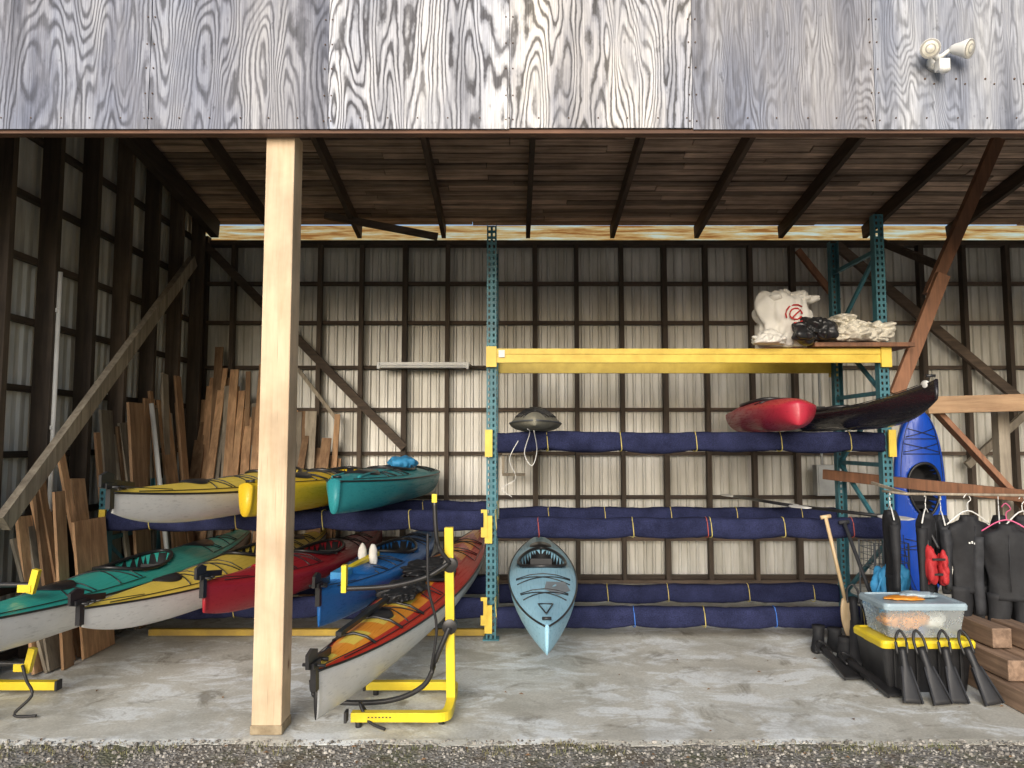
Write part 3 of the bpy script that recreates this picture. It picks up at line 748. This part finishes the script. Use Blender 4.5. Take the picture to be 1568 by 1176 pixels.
for (cx,cy,cz,rx,rz,sd) in((2.76,6.05,2.47,.17,.07,8),(2.95,6.1,2.47,.19,.07,3),(2.80,6.15,2.55,.15,.06,13),(3.02,6.15,2.53,.13,.055,21),(2.72,6.1,2.60,.08,.04,31)):
    bg.blob((cx,cy,cz),(rx,.18,rz),m_bagd,.35,5,sd,5,flat=-.06,crease=.45,power=.85,vert=1.6)
bg.build('folded_sails')
bg=MB(); bg.box((2.85,6.6,2.53),(.12,.2,.24),m_lumg); bg.box((2.85,6.6,2.66),(.14,.22,.02),m_lumg); bg.build('wood_crate',bevel=.004)
sg=MB(); 
sg.tube(sg.smoothpath([(.12,5.7,1.69),(.14,5.85,1.66),(.10,5.95,1.50),(.16,5.96,1.40),(.2,5.95,1.52),(.17,5.75,1.68)]),.0035,m_wht,5)
sg.tube(sg.smoothpath([(.05,5.95,1.60),(-.02,5.95,1.45),(.03,5.96,1.30),(-.08,5.97,1.22),(.0,5.97,1.15)]),.003,m_wht,5)
sg.build('rope')
# ------------------------------------------------------------------ paddles
def paddle(name,p0,p1,bl,bw,mshaft,mblade,double=False,nrm=(0,-1,0)):
    mb=MB(); p0=Vector(p0);p1=Vector(p1); d=(p1-p0); Ln=d.length; d.normalize(); nn=Vector(nrm); a=d.cross(nn).normalized(); nn=a.cross(d)
    def blade(base,dr):
        rings=[]
        for i in range(13):
            f=i/12; ww=max(.012,bw/2*(math.sin(math.pi*min(1,f*.86+.06))**.6)) if f<1 else bw*.28
            c_=base+dr*bl*f; th=.010*(1-f*.6)
            rings.append([c_+a*ww*math.cos(q)+nn*th*math.sin(q) for q in [2*math.pi*k/12 for k in range(12)]])
        mb.loft(rings,mblade)
    mb.tube([p0+d*(bl if double else 0),p1-d*bl*.95],.0145,mshaft,8)
    blade(p1-d*bl,d)
    if double: blade(p0+d*bl,-d)
    else: mb.tube([p0-a*.04,p0+a*.04],.016,mshaft,8)
    mb.build(name)
m_pw=wood('paddle_wood',(.70,.54,.34),(.54,.38,.20),'z',isl=None,bmp=.1,rough=.45)
paddle('paddle',(2.48,5.90,1.0),(2.64,5.80,.03),.36,.13,m_pw,m_pw)
paddle('paddle',(2.66,5.98,.95),(2.76,5.45,.02),.34,.11,m_neog,m_blackp)
paddle('paddle',(2.45,6.9,1.02),(2.95,5.5,1.02),.30,.14,m_blackp,m_wht,True,(0,-.35,1))
paddle('paddle',(2.25,7.9,1.03),(2.42,6.1,1.05),.28,.14,m_blackp,m_wht,True,(0,-.35,1))
# ------------------------------------------------------------------ bins, fins, boots
bn=MB()
def tub(mb,c,sx,sy,h,m,taper=.9,rim=None,z0=0):
    def rr(w_,d_,z,rad=.03):
        out=[]
        for cx,cy,a0 in((1,1,0),(-1,1,90),(-1,-1,180),(1,-1,270)):
            for k in range(5):
                a=math.radians(a0+k*22.5); out.append((c[0]+cx*(w_/2-rad)+rad*math.cos(a),c[1]+cy*(d_/2-rad)+rad*math.sin(a),z))
        return out
    rings=[rr(sx*taper,sy*taper,z0),rr(sx*(taper+(1-taper)*.5),sy*(taper+(1-taper)*.5),z0+h*.5),rr(sx,sy,z0+h*.93),rr(sx*.98,sy*.98,z0+h)]
    mb.loft(rings,m,False)
    if rim: mb.loft([rr(sx*1.04,sy*1.05,z0+h*.93),rr(sx*1.05,sy*1.06,z0+h+.012),rr(sx*1.02,sy*1.03,z0+h+.028),rr(sx*.95,sy*.94,z0+h+.03),rr(sx*.93,sy*.92,z0+h+.022)],rim,False)
BX=2.66
tub(bn,(BX,5.02),.58,.40,.30,m_blackp,.88,m_yels)
for x in(-.22,-.08,.06,.20): bn.box((BX+x,4.815,.16),(.02,.012,.24),m_black)
for x in(-.28,.28): bn.box((BX+x,5.02,.30),(.04,.1,.05),m_yels)
bn.build('storage_bin',bevel=.003)
mc,ntc,bc=newmat('clear_plastic'); bc.inputs['Base Color'].default_value=(.80,.86,.88,1); bc.inputs['Transmission Weight'].default_value=.75; bc.inputs['IOR'].default_value=1.08; 
f_=noise(ntc,coords(ntc),20,4,.6); L(ntc,ramp(ntc,f_,[(.3,.15),(.7,.4)]),bc.inputs['Roughness'])
m_lid=simple('lid_blue',(.34,.44,.50),None,4,.35)
cb=MB(); tub(cb,(2.67,5.03),.52,.36,.19,mc,.9,m_lid,.335)
cb.blob((2.60,5.0,.42),(.14,.1,.06),k_org,.3,9,3,4,crease=.3); cb.blob((2.79,5.04,.42),(.09,.09,.06),m_bag,.3,9,3,3,crease=.3); cb.blob((2.66,5.08,.46),(.16,.06,.05),m_skyb,.3,9,7,3,crease=.3)
cb.blob((2.60,5.0,.56),(.13,.07,.012),k_org,.3,9,2,4,crease=.3); cb.blob((2.72,5.06,.57),(.12,.08,.02),m_lid,.3,9,2,4,crease=.3)
cb.build('plastic_tub')
def fin(mb,p0,p1,w0,w1,nrm):
    p0=Vector(p0);p1=Vector(p1); d=p1-p0; l=d.length; d.normalize(); nn=Vector(nrm); a=d.cross(nn).normalized(); nn=a.cross(d)
    rings=[]
    for i in range(13):
        f=i/12; ww=(w0*(1-.35*math.sin(math.pi*min(1,f/.5)))+(w1-w0)*max(0,(f-.4)/.6))/2; th=.028*(1-f)**1.5+.004
        if f<.1: ww*=.75
        c_=p0+d*l*f
        rings.append([c_+a*ww*math.cos(q)+nn*th*math.sin(q) for q in [2*math.pi*k/10 for k in range(10)]])
    mb.loft(rings,m_black)
    for sx in(-1,1): mb.beam(p0+d*l*.35+a*sx*w0*.35,p1+a*sx*w1*.48,.010,.022,m_blackp,up=nn)
    pts=[p0+d*.04+a*w0*.42,p0-d*.05+a*w0*.42+nn*.02,p0-d*.10+nn*.03,p0-d*.05-a*w0*.42+nn*.02,p0+d*.04-a*w0*.42]
    mb.tube(mb.smoothpath(pts,4),.009,m_black,6)
for i,(x,sl_) in enumerate(((-.21,-.02),(-.09,.03),(.06,-.01),(.20,.05))):
    q=MB(); fin(q,(BX+x,4.76,.30),(BX+x+sl_,4.60-.02*(i%2),.015),.075,.115,(0,-1,.3)); q.build('swim_fin')
q=MB(); fin(q,(2.34,5.25,.07),(2.40,4.72,.02),.09,.13,(0,0,1)); q.build('swim_fin')
q=MB(); fin(q,(2.27,5.50,.08),(2.28,5.05,.02),.09,.13,(0,0,1)); q.build('swim_fin')
q=MB(); fin(q,(2.56,5.65,.42),(2.44,5.3,.02),.09,.13,(-.3,-1,.5)); q.build('swim_fin')
def boot(name,x,y,yaw):
    mb=MB(); rt=Matrix.Rotation(yaw,3,'Z')
    def ring(cy,z,rx,ry): return [rt@Vector((rx*math.cos(a),cy+ry*math.sin(a),0))+Vector((x,y,z)) for a in [2*math.pi*k/14 for k in range(14)]]
    mb.loft([ring(-.06,.0,.045,.125),ring(-.06,.025,.048,.13),ring(-.05,.06,.044,.115),ring(-.015,.09,.042,.075),ring(.0,.14,.044,.052),ring(.0,.17,.05,.055)],m_neo)
    mb.loft([ring(-.06,.002,.05,.135),ring(-.06,.022,.051,.137)],m_black); mb.build(name)
boot('boot',2.47,5.78,.5); boot('boot',2.38,5.86,-.5); boot('boot',2.44,5.52,1.2)
db=MB(); db.blob((2.78,5.52,.46),(.12,.10,.20),m_skyb,.3,5,3,5,flat=-.18,crease=.35,power=.65)
db.tube([(2.62,5.5,.36),(2.72,5.45,.70),(2.86,5.5,.5)],.010,m_skyb,6); db.tube([(2.66,5.55,0),(2.70,5.5,.5)],.01,m_wht,6); db.tube([(2.90,5.55,0),(2.85,5.5,.5)],.01,m_wht,6)
db.build('folding_chair')
wb=MB()
def wire(a,b): wb.tube([a,b],.003,m_dkgrey,4)
x0,x1,y0,y1,z0,z1=2.76,3.02,5.7,5.95,.62,.82
for i in range(9):
    x=x0+(x1-x0)*i/8; wire((x,y0,z0),(x,y0,z1)); wire((x,y0,z0),(x,y1,z0)); wire((x,y1,z0),(x,y1,z1))
for i in range(5):
    z=z0+(z1-z0)*i/4; wire((x0,y0,z),(x1,y0,z)); wire((x0,y1,z),(x1,y1,z)); wire((x0,y0,z),(x0,y1,z)); wire((x1,y0,z),(x1,y1,z))
for x in(x0,x1):
    for y in(y0,y1): wb.tube([(x,y,0),(x,y,z1)],.007,m_dkgrey,6)
wb.build('wire_basket')
# ------------------------------------------------------------------ clothes on rail
ra=MB(); ra.tube([(2.70,5.42,1.235),(2.78,5.28,1.225),(4.1,5.1,1.22)],.010,m_lumg,8); ra.beam((2.82,5.3,1.22),(2.84,5.86,1.27),.02,.02,m_lumg); ra.beam((4.0,5.11,1.22),(4.0,5.17,1.2),.02,.02,m_lumg); ra.build('clothes_rail')
def suit(name,x,y,ztop,yaw,m,legs=True,arml=.5,sc=1,hang=m_wht,trim=None,seed=0,long=.9,prn=True):
    mb=MB(); rt=Matrix.Rotation(yaw,3,'Z'); o=Vector((x,y,ztop))
    T=lambda p:rt@(Vector(p)*sc)+o
    def ring(cx,z,rx,ry,n=24):
        out=[]
        for k in range(n):
            a=2*math.pi*k/n
            f=1+.45*mn.noise(Vector((cx*4+math.cos(a)*2.6,math.sin(a)*2.6+seed,z*5)))
            out.append(T((cx+rx*math.cos(a)*(1+(f-1)*.4)+.03*mn.noise(Vector((z*3,seed,cx))),ry*math.sin(a)*f,z)))
        return out
    def interp(ks,n=5):
        out=[]
        for a,b in zip(ks,ks[1:]):
            for i in range(n): f=i/n; out.append(tuple(a[j]+(b[j]-a[j])*f for j in range(4)))
        return out+[ks[-1]]
    mb.loft([ring(*k) for k in interp([(0,.0,.05,.035),(0,-.03,.06,.045),(0,-.05,.12,.05),(0,-.075,.155,.052),(0,-.12,.155,.055),(0,-.22,.14,.045),(0,-.33,.125,.035),(0,-.42,.13,.038),(0,-.48,.135,.04)],3)],m)
    for sx in(-1,1):
        rr=[]
        for i in range(14):
            f=i/13; rr.append(ring(sx*(.15+.03*math.sin(f*2)),-.085-arml*f,.045-.017*f,.032-.011*f,14))
        mb.loft(rr,m if not trim else trim)
        if legs:
            rr=[]
            for i in range(16):
                f=i/15; rr.append(ring(sx*(.07+.01*f),-.44-(long-.44)*f,.075-.035*f,.04-.018*f,14))
            mb.loft(rr,m)
    if prn:
        for k in range(6): mb.box(T((-.045+.018*k,-.057,-.165+.004*math.sin(k*2.3))),(.009*sc,.006,.012+.005*(k%2)),m_wht,rt)
    mb.tube([T((0,-.055,-.06)),T((0,-.060,-.2)),T((0,-.050,-.42))],.003,m_neog,5)
    mb.tube(mb.smoothpath([T((-.15,0,-.055)),T((0,0,.03)),T((.15,0,-.055))],5),.005,hang,7)
    mb.tube(mb.smoothpath([T((0,0,.03)),T((0,0,.075)),T((.025,0,.10)),T((0,0,.135)),T((-.025,0,.11))],5),.0035,hang,6)
    mb.build(name)
m_pink=simple('hanger_pink',(.75,.12,.28),None,5,.4); m_redc=simple('red_nylon',(.45,.02,.025),None,9,.7)
suit('wetsuit',2.73,5.38,1.10,1.25,m_neo,True,.45,1.0,m_wht,seed=11,prn=False)
suit('wetsuit',2.93,5.28,1.09,.9,m_neo,True,.45,1.05,m_wht,seed=1,prn=False)
suit('wetsuit',3.19,5.22,1.08,.15,m_neo,True,.40,1.1,m_wht,seed=2)
suit('wetsuit',3.38,5.10,1.03,-.45,m_neo,True,.5,1.06,m_pink,trim=m_neog,seed=3,prn=False)
suit('wetsuit',3.56,5.2,1.08,.3,m_neo,True,.5,1.05,m_wht,seed=4,prn=False)
suit('wetsuit',3.06,5.32,1.07,1.2,m_neog,False,.4,1,m_wht,seed=5,prn=False)
suit('wetsuit',3.78,5.15,1.06,.3,m_neo,True,.5,1,m_pink,seed=6)
suit('wetsuit',3.46,5.30,1.07,1.0,m_neo,True,.5,1.05,m_wht,seed=7,prn=False)
lv=MB(); lv.blob((2.86,5.12,.76),(.04,.05,.13),m_redc,.3,7,1,5,power=.75,crease=.3); lv.blob((2.93,5.10,.74),(.03,.05,.12),m_redc,.3,7,3,5,power=.75,crease=.3)
for z in(.70,.80): lv.box((2.895,5.065,z),(.10,.012,.014),m_black)
lv.tube(lv.smoothpath([(2.86,5.14,.86),(2.885,5.2,1.0),(2.93,5.14,.86)]),.012,m_black,7); lv.build('life_vest')
# ------------------------------------------------------------------ timber stack
ts=MB()
for x,z,ya,yb in((3.06,.065,4.44,6.0),(3.20,.065,4.5,6.0),(3.34,.065,4.4,6.1),(3.09,.20,4.62,6.0),(3.24,.20,4.55,6.2),(3.15,.335,4.85,6.2),(3.33,.335,4.7,6.0)):
    ts.beam((x,ya,z),(x+R.uniform(-.02,.02),yb,z),.125,.125,m_timb)
ts.build('timber_stack',bevel=.006)
